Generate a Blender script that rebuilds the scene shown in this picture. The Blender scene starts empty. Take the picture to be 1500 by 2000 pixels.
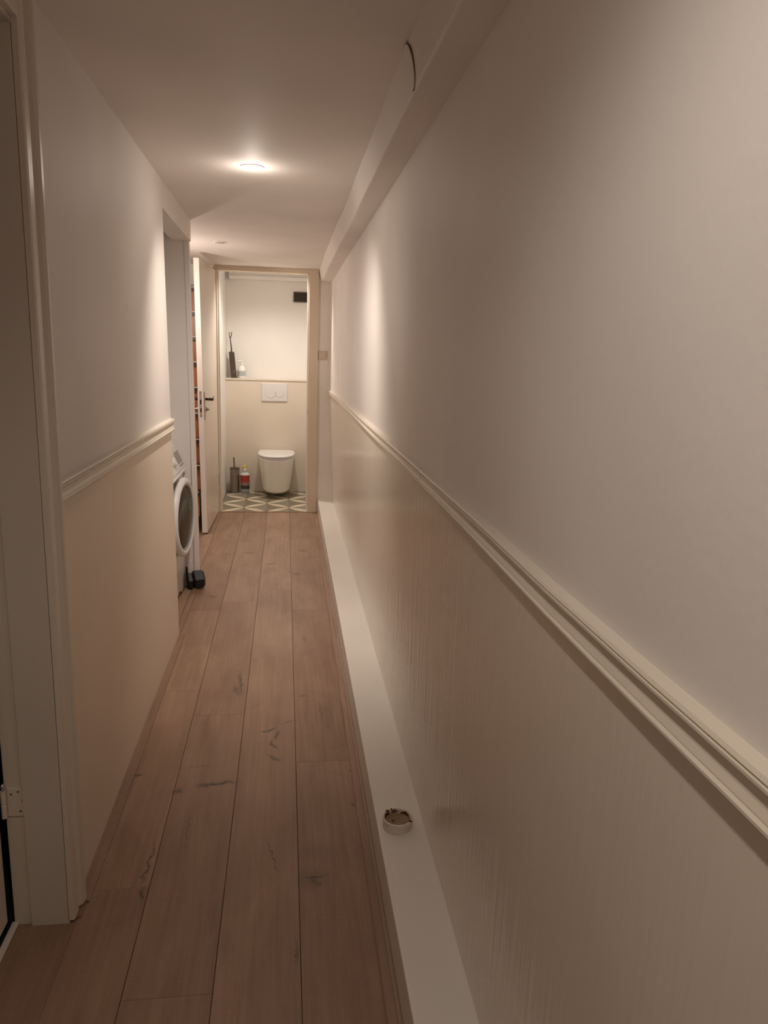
import bpy, bmesh, math, random
from mathutils import Vector, Matrix

random.seed(7)
S = bpy.context.scene
COL = S.collection
PI = math.pi

# ------------------------------------------------------------------ camera
YAW, PITCH, ROLL = 0.13525, 0.20541, 0.03042
CAM_H, FPX = 1.42, 1450.0
fwd = Vector((math.sin(YAW) * math.cos(PITCH), math.cos(YAW) * math.cos(PITCH), -math.sin(PITCH)))
rgt0 = Vector((math.cos(YAW), -math.sin(YAW), 0))
up0 = rgt0.cross(fwd)
rgt = rgt0 * math.cos(ROLL) + up0 * math.sin(ROLL)
upv = rgt.cross(fwd)
cd = bpy.data.cameras.new('camera')
cam = bpy.data.objects.new('camera', cd)
COL.objects.link(cam)
cd.sensor_fit = 'HORIZONTAL'
cd.sensor_width = 36.0
cd.lens = FPX * 36.0 / 1500.0
cd.clip_start = 0.02
m = Matrix.Identity(4)
for i in range(3):
    m[i][0], m[i][1], m[i][2] = rgt[i], upv[i], -fwd[i]
m[2][3] = CAM_H
cam.matrix_world = m
S.camera = cam

# ------------------------------------------------------------------ world / view
w = bpy.data.worlds.new('world')
S.world = w
w.use_nodes = True
w.node_tree.nodes['Background'].inputs[0].default_value = (0.9, 0.75, 0.6, 1)
w.node_tree.nodes['Background'].inputs[1].default_value = 0.0
S.view_settings.view_transform = 'Standard'
S.view_settings.look = 'None'
S.view_settings.gamma = 1.0
S.view_settings.use_curve_mapping = False
S.view_settings.exposure = 0.07
S.cycles.diffuse_bounces = 5
S.cycles.glossy_bounces = 3
S.cycles.max_bounces = 6

# light levels (the lamps themselves are built further down)
WARM = (1.0, 0.893, 0.79)
P_HALL, P_HALL_FILL, P_NEAR, P_NEAR_FILL, P_SIDE, P_TOILET = 57.0, 0.85, 18.8, 0.7, 13.2, 45.0

# ------------------------------------------------------------------ helpers
def tag(o, label, cat, group=None, kind=None):
    o['label'] = label
    o['category'] = cat
    if group:
        o['group'] = group
    if kind:
        o['kind'] = kind
    return o

def empty(name, loc):
    o = bpy.data.objects.new(name, None)
    o.empty_display_size = 0.05
    o.location = loc
    COL.objects.link(o)
    return o

def world_loc(o):
    v = Vector(o.location)
    p = o.parent
    while p:
        v += Vector(p.location)
        p = p.parent
    return v

def obj(name, bm, mat, parent=None, origin=None, smooth=False, bevel=0.0, seg=2):
    """link a bmesh given in world coordinates as one mesh object"""
    bmesh.ops.recalc_face_normals(bm, faces=bm.faces[:])
    if origin is None:
        if parent is not None:
            origin = world_loc(parent)
        else:
            lo = Vector([min(v.co[i] for v in bm.verts) for i in range(3)])
            hi = Vector([max(v.co[i] for v in bm.verts) for i in range(3)])
            origin = Vector(((lo.x + hi.x) / 2, (lo.y + hi.y) / 2, lo.z))
    origin = Vector(origin)
    bmesh.ops.translate(bm, verts=bm.verts[:], vec=-origin)
    me = bpy.data.meshes.new(name)
    bm.to_mesh(me)
    bm.free()
    o = bpy.data.objects.new(name, me)
    COL.objects.link(o)
    if mat is not None:
        for mm in (mat if isinstance(mat, (list, tuple)) else [mat]):
            me.materials.append(mm)
    if parent is not None:
        o.parent = parent
        o.location = origin - world_loc(parent)
    else:
        o.location = origin
    if smooth:
        for p in me.polygons:
            p.use_smooth = True
    if bevel > 0:
        b = o.modifiers.new('bevel', 'BEVEL')
        b.width = bevel
        b.segments = seg
        b.limit_method = 'ANGLE'
        b.angle_limit = math.radians(40)
        b.harden_normals = False
    return o

def bx(bm, x0, x1, y0, y1, z0, z1):
    vs = [bm.verts.new(c) for c in ((x0, y0, z0), (x1, y0, z0), (x1, y1, z0), (x0, y1, z0),
                                    (x0, y0, z1), (x1, y0, z1), (x1, y1, z1), (x0, y1, z1))]
    for f in ((0, 3, 2, 1), (4, 5, 6, 7), (0, 1, 5, 4), (1, 2, 6, 5), (2, 3, 7, 6), (3, 0, 4, 7)):
        bm.faces.new([vs[i] for i in f])
    return vs

def box(name, x0, x1, y0, y1, z0, z1, mat, parent=None, bevel=0.0, **k):
    bm = bmesh.new()
    bx(bm, x0, x1, y0, y1, z0, z1)
    return obj(name, bm, mat, parent, bevel=bevel, **k)

def loft(bm, rings, closed=True, cap=True):
    """rings: list of lists of points, same count"""
    V = [[bm.verts.new(p) for p in r] for r in rings]
    n = len(V[0])
    for a, b in zip(V, V[1:]):
        for i in range(n if closed else n - 1):
            j = (i + 1) % n
            try:
                bm.faces.new((a[i], a[j], b[j], b[i]))
            except ValueError:
                pass
    if cap and closed:
        bm.faces.new(list(reversed(V[0])))
        bm.faces.new(V[-1])
    return V

def lathe(bm, C, axis, prof, n=32, ref=None):
    """prof: list of (radius, height along axis); ends at r=0 are closed with a fan"""
    C = Vector(C)
    axis = Vector(axis).normalized()
    ref = Vector(ref) if ref else (Vector((0, 0, 1)) if abs(axis.z) < .9 else Vector((1, 0, 0)))
    u = (ref - axis * ref.dot(axis)).normalized()
    v = axis.cross(u)
    prev = None
    for r, h in prof:
        if r < 1e-6:
            cur = [bm.verts.new(C + axis * h)]
        else:
            cur = [bm.verts.new(C + axis * h + (u * math.cos(2 * PI * i / n) + v * math.sin(2 * PI * i / n)) * r) for i in range(n)]
        if prev is not None:
            for i in range(n):
                j = (i + 1) % n
                if len(prev) == 1 and len(cur) == 1:
                    continue
                if len(prev) == 1:
                    bm.faces.new((prev[0], cur[j], cur[i]))
                elif len(cur) == 1:
                    bm.faces.new((prev[i], prev[j], cur[0]))
                else:
                    bm.faces.new((prev[i], prev[j], cur[j], cur[i]))
        prev = cur

def tube(bm, pts, rad, n=10):
    pts = [Vector(p) for p in pts]
    rr = rad if isinstance(rad, (list, tuple)) else [rad] * len(pts)
    rings = []
    u = None
    for i, p in enumerate(pts):
        t = (pts[min(i + 1, len(pts) - 1)] - pts[max(i - 1, 0)]).normalized()
        if u is None:
            r = Vector((0, 0, 1)) if abs(t.z) < .9 else Vector((1, 0, 0))
            u = (r - t * r.dot(t)).normalized()
        else:
            u = (u - t * u.dot(t)).normalized()
        v = t.cross(u)
        rings.append([p + (u * math.cos(2 * PI * k / n) + v * math.sin(2 * PI * k / n)) * rr[i] for k in range(n)])
    loft(bm, rings)

def prism_y(bm, prof, y0, y1):
    """extrude an (x,z) polygon along y"""
    loft(bm, [[(x, y0, z) for x, z in prof], [(x, y1, z) for x, z in prof]])

# ------------------------------------------------------------------ materials
def nodes(name):
    mt = bpy.data.materials.new(name)
    mt.use_nodes = True
    nt = mt.node_tree
    return mt, nt, nt.nodes['Principled BSDF']

def N(nt, t, **k):
    n = nt.nodes.new(t)
    for a, b in k.items():
        setattr(n, a, b)
    return n

def pos(nt, scale=(1, 1, 1)):
    g = N(nt, 'ShaderNodeNewGeometry')
    mp = N(nt, 'ShaderNodeMapping')
    mp.inputs['Scale'].default_value = scale
    nt.links.new(g.outputs['Position'], mp.inputs['Vector'])
    return mp.outputs['Vector']

def ramp(nt, fac, stops):
    r = N(nt, 'ShaderNodeValToRGB')
    while len(r.color_ramp.elements) < len(stops):
        r.color_ramp.elements.new(0.5)
    for e, (p, c) in zip(r.color_ramp.elements, stops):
        e.position = p
        e.color = (*c, 1) if len(c) == 3 else c
    nt.links.new(fac, r.inputs['Fac'])
    return r.outputs['Color']

def math2(nt, op, a, b=None, clamp=False):
    n = N(nt, 'ShaderNodeMath', operation=op)
    n.use_clamp = clamp
    for i, v in enumerate((a, b)):
        if v is None:
            continue
        if isinstance(v, (int, float)):
            n.inputs[i].default_value = v
        else:
            nt.links.new(v, n.inputs[i])
    return n.outputs[0]

def paint(name, col, rough=0.5, scale=(40, 40, 40), bump=0.05, var=0.04, spec=0.5, metallic=0.0, coat=0.0):
    mt, nt, b = nodes(name)
    v2 = pos(nt, (2.3, 2.3, 2.3))
    n2 = N(nt, 'ShaderNodeTexNoise')
    n2.inputs['Scale'].default_value = 1.0
    n2.inputs['Detail'].default_value = 1.0
    nt.links.new(v2, n2.inputs['Vector'])
    lo = tuple(max(0, c * (1 - var)) for c in col)
    hi = tuple(min(1, c * (1 + var)) for c in col)
    nt.links.new(ramp(nt, n2.outputs['Fac'], ((0.3, lo), (0.7, hi))), b.inputs['Base Color'])
    b.inputs['Roughness'].default_value = rough
    b.inputs['Metallic'].default_value = metallic
    b.inputs['Specular IOR Level'].default_value = spec
    b.inputs['Coat Weight'].default_value = coat
    b.inputs['Coat Roughness'].default_value = 0.15
    if bump > 0:
        v = pos(nt, scale)
        no = N(nt, 'ShaderNodeTexNoise')
        no.inputs['Scale'].default_value = 1.0
        no.inputs['Detail'].default_value = 2.0
        nt.links.new(v, no.inputs['Vector'])
        bp = N(nt, 'ShaderNodeBump')
        bp.inputs['Strength'].default_value = bump
        bp.inputs['Distance'].default_value = 0.01
        nt.links.new(no.outputs['Fac'], bp.inputs['Height'])
        nt.links.new(bp.outputs['Normal'], b.inputs['Normal'])
    return mt

def emit(name, col, strength):
    mt, nt, b = nodes(name)
    b.inputs['Base Color'].default_value = (*col, 1)
    b.inputs['Emission Color'].default_value = (*col, 1)
    b.inputs['Emission Strength'].default_value = strength
    return mt

M_WALL = paint('upper wall paint', (0.84, 0.79, 0.75), 0.55, (60, 60, 60), 0.06)
M_CEIL = paint('ceiling paint', (0.85, 0.79, 0.745), 0.6, bump=0)
M_PANEL = paint('lower wall gloss paint', (0.84, 0.725, 0.60), 0.33, (70, 70, 3), 0.10, 0.03, 0.5)
M_PANEL_R = paint('right lower wall gloss paint', (0.76, 0.675, 0.59), 0.20, (60, 60, 2.5), 0.16, 0.03, 0.5)
M_TRIM = paint('cream trim gloss', (0.74, 0.66, 0.56), 0.3, bump=0)
M_LEDGE = paint('ledge gloss paint', (0.83, 0.79, 0.73), 0.30, (90, 25, 30), 0.07)
M_REVEAL = paint('door frame paint', (0.66, 0.60, 0.53), 0.35, bump=0)
M_DOOR = paint('door leaf cream gloss', (0.73, 0.645, 0.55), 0.28, (50, 50, 4), 0.05)
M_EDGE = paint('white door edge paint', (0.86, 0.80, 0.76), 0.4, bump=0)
M_TOIL = paint('toilet upper wall paint', (0.82, 0.785, 0.75), 0.5, bump=0)
M_TOILP = paint('toilet lower panel paint', (0.72, 0.63, 0.52), 0.42, bump=0)
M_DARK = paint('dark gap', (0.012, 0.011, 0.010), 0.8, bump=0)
M_CERAM = paint('white ceramic', (0.88, 0.84, 0.78), 0.12, bump=0, var=0.01, coat=0.3)
M_SEAT = paint('white seat plastic', (0.86, 0.83, 0.82), 0.22, bump=0, var=0.01)
M_WHITE = paint('white plastic', (0.80, 0.78, 0.75), 0.35, bump=0, var=0.01)
M_FLUSH = paint('flush plate plastic', (0.72, 0.69, 0.67), 0.35, bump=0, var=0.01)
M_ENAMEL = paint('washer white enamel', (0.78, 0.78, 0.78), 0.28, bump=0, var=0.01)
M_GREYPL = paint('grey plastic', (0.32, 0.32, 0.31), 0.35, bump=0)
M_BLACK = paint('black rubber', (0.014, 0.014, 0.014), 0.5, (120, 120, 120), 0.15)
M_STEEL = paint('brushed steel', (0.34, 0.31, 0.28), 0.32, (200, 200, 6), 0.05, metallic=1.0)
M_CHROME = paint('chrome', (0.70, 0.68, 0.66), 0.15, bump=0, metallic=1.0)
M_BRONZE = paint('dark bronze metal', (0.07, 0.045, 0.03), 0.3, bump=0, metallic=0.7)
M_STRIKE = paint('worn steel plate', (0.55, 0.50, 0.46), 0.4, bump=0, var=0.15, metallic=0.6)
M_BROWN = paint('dark brown plastic', (0.095, 0.065, 0.048), 0.5, bump=0)
M_CARD = paint('dark brown card', (0.065, 0.043, 0.030), 0.5, bump=0)
M_YELLOW = paint('yellow nozzle plastic', (0.75, 0.48, 0.04), 0.35, bump=0)
M_RUST = paint('rusty brown crust', (0.12, 0.035, 0.015), 0.8, (300, 300, 300), 0.6, 0.3)
M_SAND = paint('sandy filling', (0.33, 0.22, 0.13), 0.9, (160, 160, 160), 0.6, 0.35)
M_STUB = paint('white pipe stub', (0.72, 0.66, 0.60), 0.4, bump=0)
M_PAPER = paint('white tissue', (0.85, 0.82, 0.78), 0.9, bump=0)
M_SIDE = paint('side room paint', (0.83, 0.78, 0.73), 0.6, bump=0)
M_STAIR = paint('orange varnished pine', (0.46, 0.17, 0.065), 0.35, (60, 60, 4), 0.04, 0.2)
M_TREAD = paint('tread in painted shade', (0.06, 0.032, 0.02), 0.4, (60, 4, 60), 0.04, 0.2)  # near-black colour paints in the shadow under each step edge
M_SWITCH = paint('aged switch plastic', (0.62, 0.51, 0.40), 0.4, bump=0)
M_SOAP = paint('milky soap bottle', (0.80, 0.78, 0.74), 0.2, bump=0)
M_CLEAR = paint('pale translucent plastic', (0.42, 0.45, 0.46), 0.15, bump=0)
M_GROUT = paint('toilet floor grout', (0.30, 0.25, 0.19), 0.8, bump=0)

def glass_dark(name, col, rough):
    mt, nt, b = nodes(name)
    b.inputs['Base Color'].default_value = (*col, 1)
    b.inputs['Roughness'].default_value = rough
    b.inputs['Specular IOR Level'].default_value = 0.12
    v = pos(nt, (9, 9, 9))
    no = N(nt, 'ShaderNodeTexNoise')
    nt.links.new(v, no.inputs['Vector'])
    nt.links.new(ramp(nt, no.outputs['Fac'], ((0.3, tuple(c * .6 for c in col)), (0.75, tuple(c * 1.5 for c in col)))), b.inputs['Base Color'])
    return mt
M_GLASS = glass_dark('dark porthole glass', (0.014, 0.011, 0.009), 0.12)

def wood_floor(name, dark, light, knots=True):
    mt, nt, b = nodes(name)
    g = N(nt, 'ShaderNodeNewGeometry')
    oi = N(nt, 'ShaderNodeObjectInfo')
    off = N(nt, 'ShaderNodeVectorMath', operation='SCALE')
    off.inputs[0].default_value = (3.7, 11.3, 0)
    nt.links.new(oi.outputs['Random'], off.inputs['Scale'])
    ad = N(nt, 'ShaderNodeVectorMath', operation='ADD')
    nt.links.new(g.outputs['Position'], ad.inputs[0])
    nt.links.new(off.outputs[0], ad.inputs[1])
    def noise(scale, detail, rough=0.55, dist=0.0):
        mp = N(nt, 'ShaderNodeMapping')
        mp.inputs['Scale'].default_value = scale
        nt.links.new(ad.outputs[0], mp.inputs['Vector'])
        no = N(nt, 'ShaderNodeTexNoise')
        no.inputs['Scale'].default_value = 1
        no.inputs['Detail'].default_value = detail
        no.inputs['Roughness'].default_value = rough
        no.inputs['Distortion'].default_value = dist
        nt.links.new(mp.outputs[0], no.inputs['Vector'])
        return no.outputs['Fac']
    grain = noise((70, 2.2, 1), 8, 0.6, 0.4)
    cloud = noise((7, 2.2, 1), 4, 0.55, 0.6)
    saw = noise((12, 160, 1), 3)
    mix = math2(nt, 'MULTIPLY', grain, 0.45)
    mix = math2(nt, 'ADD', mix, math2(nt, 'MULTIPLY', cloud, 0.55))
    mix = math2(nt, 'ADD', mix, math2(nt, 'MULTIPLY', math2(nt, 'SUBTRACT', oi.outputs['Random'], 0.5), 0.14))
    mix = math2(nt, 'ADD', mix, math2(nt, 'MULTIPLY', math2(nt, 'SUBTRACT', saw, 0.5), 0.12))
    col = ramp(nt, mix, ((0.30, dark), (0.72, light)))
    if knots:
        # knots and cracks of the boards: (x, y, half length x, half length y, turn, strength)
        K = [(-.193, 3.10, .010, .14, .1, .75), (-.205, 3.02, .012, .06, .2, .6), 
             (-.06, 2.66, .035, .010, .5, .8), (-.03, 2.62, .010, .045, -.4, .7), (-.045, 2.55, .008, .05, .5, .7), (-.036, 2.45, .012, .04, .7, .65),
             (.012, 2.72, .035, .006, .5, .5), (.078, 2.95, .022, .012, .4, .6), (.145, 2.82, .004, .09, .05, .6), (.17, 2.68, .004, .05, .05, .5),
             (-.494, 2.376, .018, .010, .2, .8), (-.348, 2.27, .022, .018, .3, .7), (-.225, 2.305, .075, .014, .12, .9), 
             (-.30, 2.42, .06, .004, .15, .5), (-.379, 1.92, .006, .10, -.05, .8), (-.377, 1.79, .008, .03, .1, .75), 
             (-.037, 1.93, .003, .10, .22, .75), (.085, 1.815, .045, .006, .2, .9), (.075, 1.80, .006, .03, .8, .8), (.09, 1.795, .005, .025, .6, .6),
             (.075, 1.81, .045, .05, 0, .38), (.11, 1.93, .06, .05, 0, .2), (.235, 2.35, .018, .006, .1, .8),
             (.222, 2.15, .008, .012, 0, .7), (-.14, 1.60, .022, .06, 0, .2), (.03, 1.56, .004, .05, 0, .5), (-.29, 2.05, .003, .12, .03, .45),
             (-.42, 4.30, .03, .03, .4, .5), (-.10, 5.0, .05, .02, .4, .55), (.08, 4.75, .03, .04, .2, .5), 
             (-.26, 5.3, .06, .03, .2, .5), (.13, 5.35, .04, .05, .1, .45), (.10, 3.6, .02, .05, .1, .3)]
        nz = N(nt, 'ShaderNodeTexNoise')
        nz.inputs['Scale'].default_value = 34
        nz.inputs['Detail'].default_value = 5
        nt.links.new(g.outputs['Position'], nz.inputs['Vector'])
        sub = N(nt, 'ShaderNodeVectorMath', operation='SUBTRACT')
        nt.links.new(nz.outputs['Color'], sub.inputs[0])
        sub.inputs[1].default_value = (.5, .5, .5)
        sc = N(nt, 'ShaderNodeVectorMath', operation='SCALE')
        nt.links.new(sub.outputs[0], sc.inputs[0])
        sc.inputs['Scale'].default_value = 0.04
        wp = N(nt, 'ShaderNodeVectorMath', operation='ADD')
        nt.links.new(g.outputs['Position'], wp.inputs[0])
        nt.links.new(sc.outputs[0], wp.inputs[1])
        acc = None
        for kx, ky, a, c, t, s in K:
            mp = N(nt, 'ShaderNodeMapping', vector_type='TEXTURE')
            mp.inputs['Location'].default_value = (kx, ky, 0)
            mp.inputs['Rotation'].default_value = (0, 0, t)
            mp.inputs['Scale'].default_value = (a, c, 1)
            nt.links.new(wp.outputs[0], mp.inputs['Vector'])
            ln = N(nt, 'ShaderNodeVectorMath', operation='LENGTH')
            nt.links.new(mp.outputs[0], ln.inputs[0])
            mr = N(nt, 'ShaderNodeMapRange', interpolation_type='SMOOTHSTEP')
            mr.inputs['From Min'].default_value = 1.25
            mr.inputs['From Max'].default_value = 0.2
            mr.inputs['To Max'].default_value = s
            nt.links.new(ln.outputs['Value'], mr.inputs['Value'])
            acc = mr.outputs[0] if acc is None else math2(nt, 'MAXIMUM', acc, mr.outputs[0])
        fine = N(nt, 'ShaderNodeTexNoise')
        fine.inputs['Scale'].default_value = 95
        fine.inputs['Detail'].default_value = 4
        nt.links.new(g.outputs['Position'], fine.inputs['Vector'])
        mod = math2(nt, 'ADD', math2(nt, 'MULTIPLY', fine.outputs['Fac'], 1.6), 0.15)
        mx = N(nt, 'ShaderNodeMix', data_type='RGBA')
        nt.links.new(math2(nt, 'MULTIPLY', acc, mod, True), mx.inputs['Factor'])
        nt.links.new(col, mx.inputs[6])
        mx.inputs[7].default_value = (0.055, 0.043, 0.034, 1)
        col = mx.outputs[2]
    nt.links.new(col, b.inputs['Base Color'])
    b.inputs['Roughness'].default_value = 0.42
    bp = N(nt, 'ShaderNodeBump')
    bp.inputs['Strength'].default_value = 0.12
    bp.inputs['Distance'].default_value = 0.004
    nt.links.new(saw, bp.inputs['Height'])
    nt.links.new(bp.outputs['Normal'], b.inputs['Normal'])
    return mt
M_PLANK = wood_floor('oak laminate', (0.235, 0.135, 0.085), (0.43, 0.275, 0.19))
M_STRIP = wood_floor('oak edge strip', (0.21, 0.12, 0.076), (0.38, 0.24, 0.165), False)
M_SEAM = paint('floor underlay', (0.05, 0.028, 0.018), 0.8, bump=0)

def tile_mat():
    mt, nt, b = nodes('petal cement tile')
    tc = N(nt, 'ShaderNodeTexCoord')
    sp = N(nt, 'ShaderNodeSeparateXYZ')
    nt.links.new(tc.outputs['Object'], sp.inputs[0])
    u = math2(nt, 'MULTIPLY', math2(nt, 'ADD', sp.outputs[0], sp.outputs[1]), 0.70711 / 0.147)
    v = math2(nt, 'MULTIPLY', math2(nt, 'SUBTRACT', sp.outputs[0], sp.outputs[1]), 0.70711)
    lim = math2(nt, 'MULTIPLY', math2(nt, 'SUBTRACT', 1.0, math2(nt, 'MULTIPLY', u, u)), 0.036)
    d = math2(nt, 'SUBTRACT', lim, math2(nt, 'ABSOLUTE', v))
    fac = math2(nt, 'MULTIPLY', math2(nt, 'ADD', d, 0.001), 400, clamp=True)
    side = math2(nt, 'GREATER_THAN', v, 0.0)
    no = N(nt, 'ShaderNodeTexNoise')
    no.inputs['Scale'].default_value = 14
    nt.links.new(tc.outputs['Object'], no.inputs['Vector'])
    a = N(nt, 'ShaderNodeMix', data_type='RGBA')
    nt.links.new(side, a.inputs['Factor'])
    a.inputs[6].default_value = (0.245, 0.205, 0.140, 1)
    a.inputs[7].default_value = (0.30, 0.265, 0.20, 1)
    c = N(nt, 'ShaderNodeMix', data_type='RGBA')
    nt.links.new(fac, c.inputs['Factor'])
    nt.links.new(a.outputs[2], c.inputs[6])
    c.inputs[7].default_value = (0.74, 0.64, 0.48, 1)
    e = N(nt, 'ShaderNodeMix', data_type='RGBA', blend_type='MULTIPLY')
    e.inputs['Factor'].default_value = 0.25
    nt.links.new(c.outputs[2], e.inputs[6])
    nt.links.new(ramp(nt, no.outputs['Fac'], ((.3, (.7, .7, .7)), (.7, (1, 1, 1)))), e.inputs[7])
    nt.links.new(e.outputs[2], b.inputs['Base Color'])
    b.inputs['Roughness'].default_value = 0.5
    return mt
M_TILE = tile_mat()

def label_mat():
    """printed sleeve of the cleaner bottle: red above, dark below, pale swirl between"""
    mt, nt, b = nodes('printed red and dark sleeve')
    tc = N(nt, 'ShaderNodeTexCoord')
    sp = N(nt, 'ShaderNodeSeparateXYZ')
    nt.links.new(tc.outputs['Object'], sp.inputs[0])
    no = N(nt, 'ShaderNodeTexNoise')
    no.inputs['Scale'].default_value = 38
    no.inputs['Detail'].default_value = 2
    nt.links.new(tc.outputs['Object'], no.inputs['Vector'])
    h = math2(nt, 'ADD', sp.outputs[2], math2(nt, 'MULTIPLY', math2(nt, 'SUBTRACT', no.outputs['Fac'], .5), .03))
    h = math2(nt, 'MULTIPLY', h, 1 / 0.19)
    base = ramp(nt, h, ((.0, (.05, .05, .052)), (.40, (.06, .045, .035)), (.50, (.30, .24, .21)), (.60, (.38, .10, .06)), (.70, (.36, .045, .02)), (.98, (.36, .05, .025)), (1.0, (.65, .30, .22))))
    nt.links.new(base, b.inputs['Base Color'])
    b.inputs['Roughness'].default_value = 0.3
    return mt
M_SLEEVE = label_mat()

# ================================================================== the setting
CEIL = 2.145
L = -0.535                 # left wall plane
YB = 6.76                  # back wall with the toilet door
YF = -1.3                  # wall behind the camera
def xr_bot(y): return 0.374 + 0.0094 * y      # foot of the right wall
XR_TOP = 0.393                                # the wall is plumb-ish above the rail
def xr(y, z):
    t = min(1.0, max(0.0, z / 1.08))
    return xr_bot(y) * (1 - t) + XR_TOP * t
def x_ledge(y): return 0.2475 + 0.0072 * y

# --- floor
floor = box('floor', -2.3, 0.6, YF - .1, 6.80, -0.08, -0.0030, M_SEAM)
tag(floor, 'brown oak plank floor running down the narrow corridor', 'floor', kind='structure')
cols = [(-.962, -.762), (-.762, -.562), (-.562, -.361), (-.361, -.160), (-.160, .040), (.040, .305)]
joints = {
    0: [5.3], 1: [1.1, 4.65, 5.9],
    2: [0.60, 1.82, 3.03, 4.05, 5.30], 3: [0.2, 1.455, 2.80, 4.20, 5.61],
    4: [0.75, 1.95, 3.15, 4.41, 5.70], 5: [-.1, 1.16, 2.42, 4.05, 5.74]}
joints[4] = [-.35, .8, 4.41, 5.75]
def plank_rect(x0, x1, y0, y1):
    bm = bmesh.new()
    g = 0.0007
    bx(bm, x0 + g, x1 - g, y0 + g * .5, y1 - g * .5, -.003, 0.0)
    return obj('plank', bm, M_PLANK, floor, origin=((x0 + x1) / 2, (y0 + y1) / 2, -.003), bevel=0.0009, seg=1)
for ci, (x0, x1) in enumerate(cols):
    a = YF if ci > 1 else (3.4 if ci == 1 else 3.4)
    ys = [a] + [j for j in joints[ci] if j > a + .1] + [6.745]
    for p, q in zip(ys, ys[1:]):
        plank_rect(x0, x1, p, q)
plank_rect(-.762, -.562, 0.7, 1.72)
for x0 in (-1.162, -1.362, -1.562, -1.762, -1.962, -2.162):
    plank_rect(x0, x0 + .2, 4.5, 5.7)
    plank_rect(x0, x0 + .2, 5.7, 6.745)
plank_rect(-1.162, -.962, 3.4, 4.5)

# --- ceiling
ceil = box('ceiling', -2.3, 0.6, YF - .1, YB + .08, CEIL, CEIL + .1, M_CEIL)
tag(ceil, 'plain off-white corridor ceiling with recessed downlights', 'ceiling', kind='structure')

# --- right wall: twisted slightly, plain above the rail, gloss below
def wall_sheet(name, z0, z1, mat, parent, nz, thick=.12, off=0.0):
    ys = [YF - .1 + (YB + .02 - YF + .1) * i / 40 for i in range(41)]
    zs = [z0 + (z1 - z0) * i / nz for i in range(nz + 1)]
    bm = bmesh.new()
    F = [[bm.verts.new((xr(y, z) - off, y, z)) for z in zs] for y in ys]
    B = [[bm.verts.new((.62, y, z)) for z in zs] for y in ys]
    for i in range(len(ys) - 1):
        for j in range(len(zs) - 1):
            bm.faces.new((F[i][j], F[i][j + 1], F[i + 1][j + 1], F[i + 1][j]))
            bm.faces.new((B[i][j], B[i + 1][j], B[i + 1][j + 1], B[i][j + 1]))
        bm.faces.new((F[i][0], F[i + 1][0], B[i + 1][0], B[i][0]))
        bm.faces.new((F[i][-1], B[i][-1], B[i + 1][-1], F[i + 1][-1]))
    for i in (0, len(ys) - 1):
        for j in range(len(zs) - 1):
            bm.faces.new((F[i][j], B[i][j], B[i][j + 1], F[i][j + 1]))
    return obj(name, bm, mat, parent, smooth=False)
wr = wall_sheet('wall_right', 1.075, CEIL, M_WALL, None, 6)
tag(wr, 'long white plastered wall on the right above the moulded rail', 'wall', kind='structure')
wall_sheet('gloss_panel', 0.0, 1.075, M_PANEL_R, wr, 8)['label'] = 'glossy cream lower wall under the rail'

# --- boxed ledge along the foot of the right wall
bm = bmesh.new()
rings = []
for i in range(31):
    y = YF - .05 + (YB - YF + .05) * i / 30
    rings.append([(x_ledge(y), y, 0.0), (x_ledge(y), y, 0.124), (xr(y, .12) + .02, y, 0.127), (xr(y, .12) + .02, y, 0.0)])
loft(bm, rings)
o = obj('trim_1', bm, M_LEDGE, bevel=0.004, seg=3)
tag(o, 'low cream painted boxed ledge along the foot of the right wall', 'ledge', kind='structure')

# --- boxed beam under the ceiling
bm = bmesh.new()
rings = []
for i in range(41):
    y = YF - .05 + (YB - YF + .05) * i / 40
    wv = 0.003 * math.sin(y * 2.1) + 0.002 * math.sin(y * 5.3)
    rings.append([(0.281 + wv, y, CEIL + .02), (0.306 + wv * .6, y, 2.046), (0.45, y, 2.044), (0.45, y, CEIL + .02)])
loft(bm, rings)
o = obj('trim_2', bm, M_CEIL, bevel=0.006, seg=3)
tag(o, 'boxed-in pipe casing along the top of the right wall', 'beam', kind='structure')
# round blanking cover on the casing
t = empty('blanking_cover', (0.292, 1.925, 2.05))
tag(t, 'round white blanking cover on the side of the ceiling pipe casing', 'cover')
ax = Vector((-.099, 0, -.025)).normalized()
cc = Vector((0.2925, 1.925, 2.0970))
bm = bmesh.new()
lathe(bm, cc, ax, [(0, -.002), (.0480, -.002), (.0488, .0035), (.0465, .0050), (0, .0055)], 40)
obj('disc', bm, M_CEIL, t)
bm = bmesh.new()
lathe(bm, cc, ax, [(.0484, -.002), (.0502, -.002), (.0502, .0022), (.0484, .0022), (.0484, -.002)], 40)
obj('shadow_gap_ring', bm, M_BROWN, t)

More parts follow.
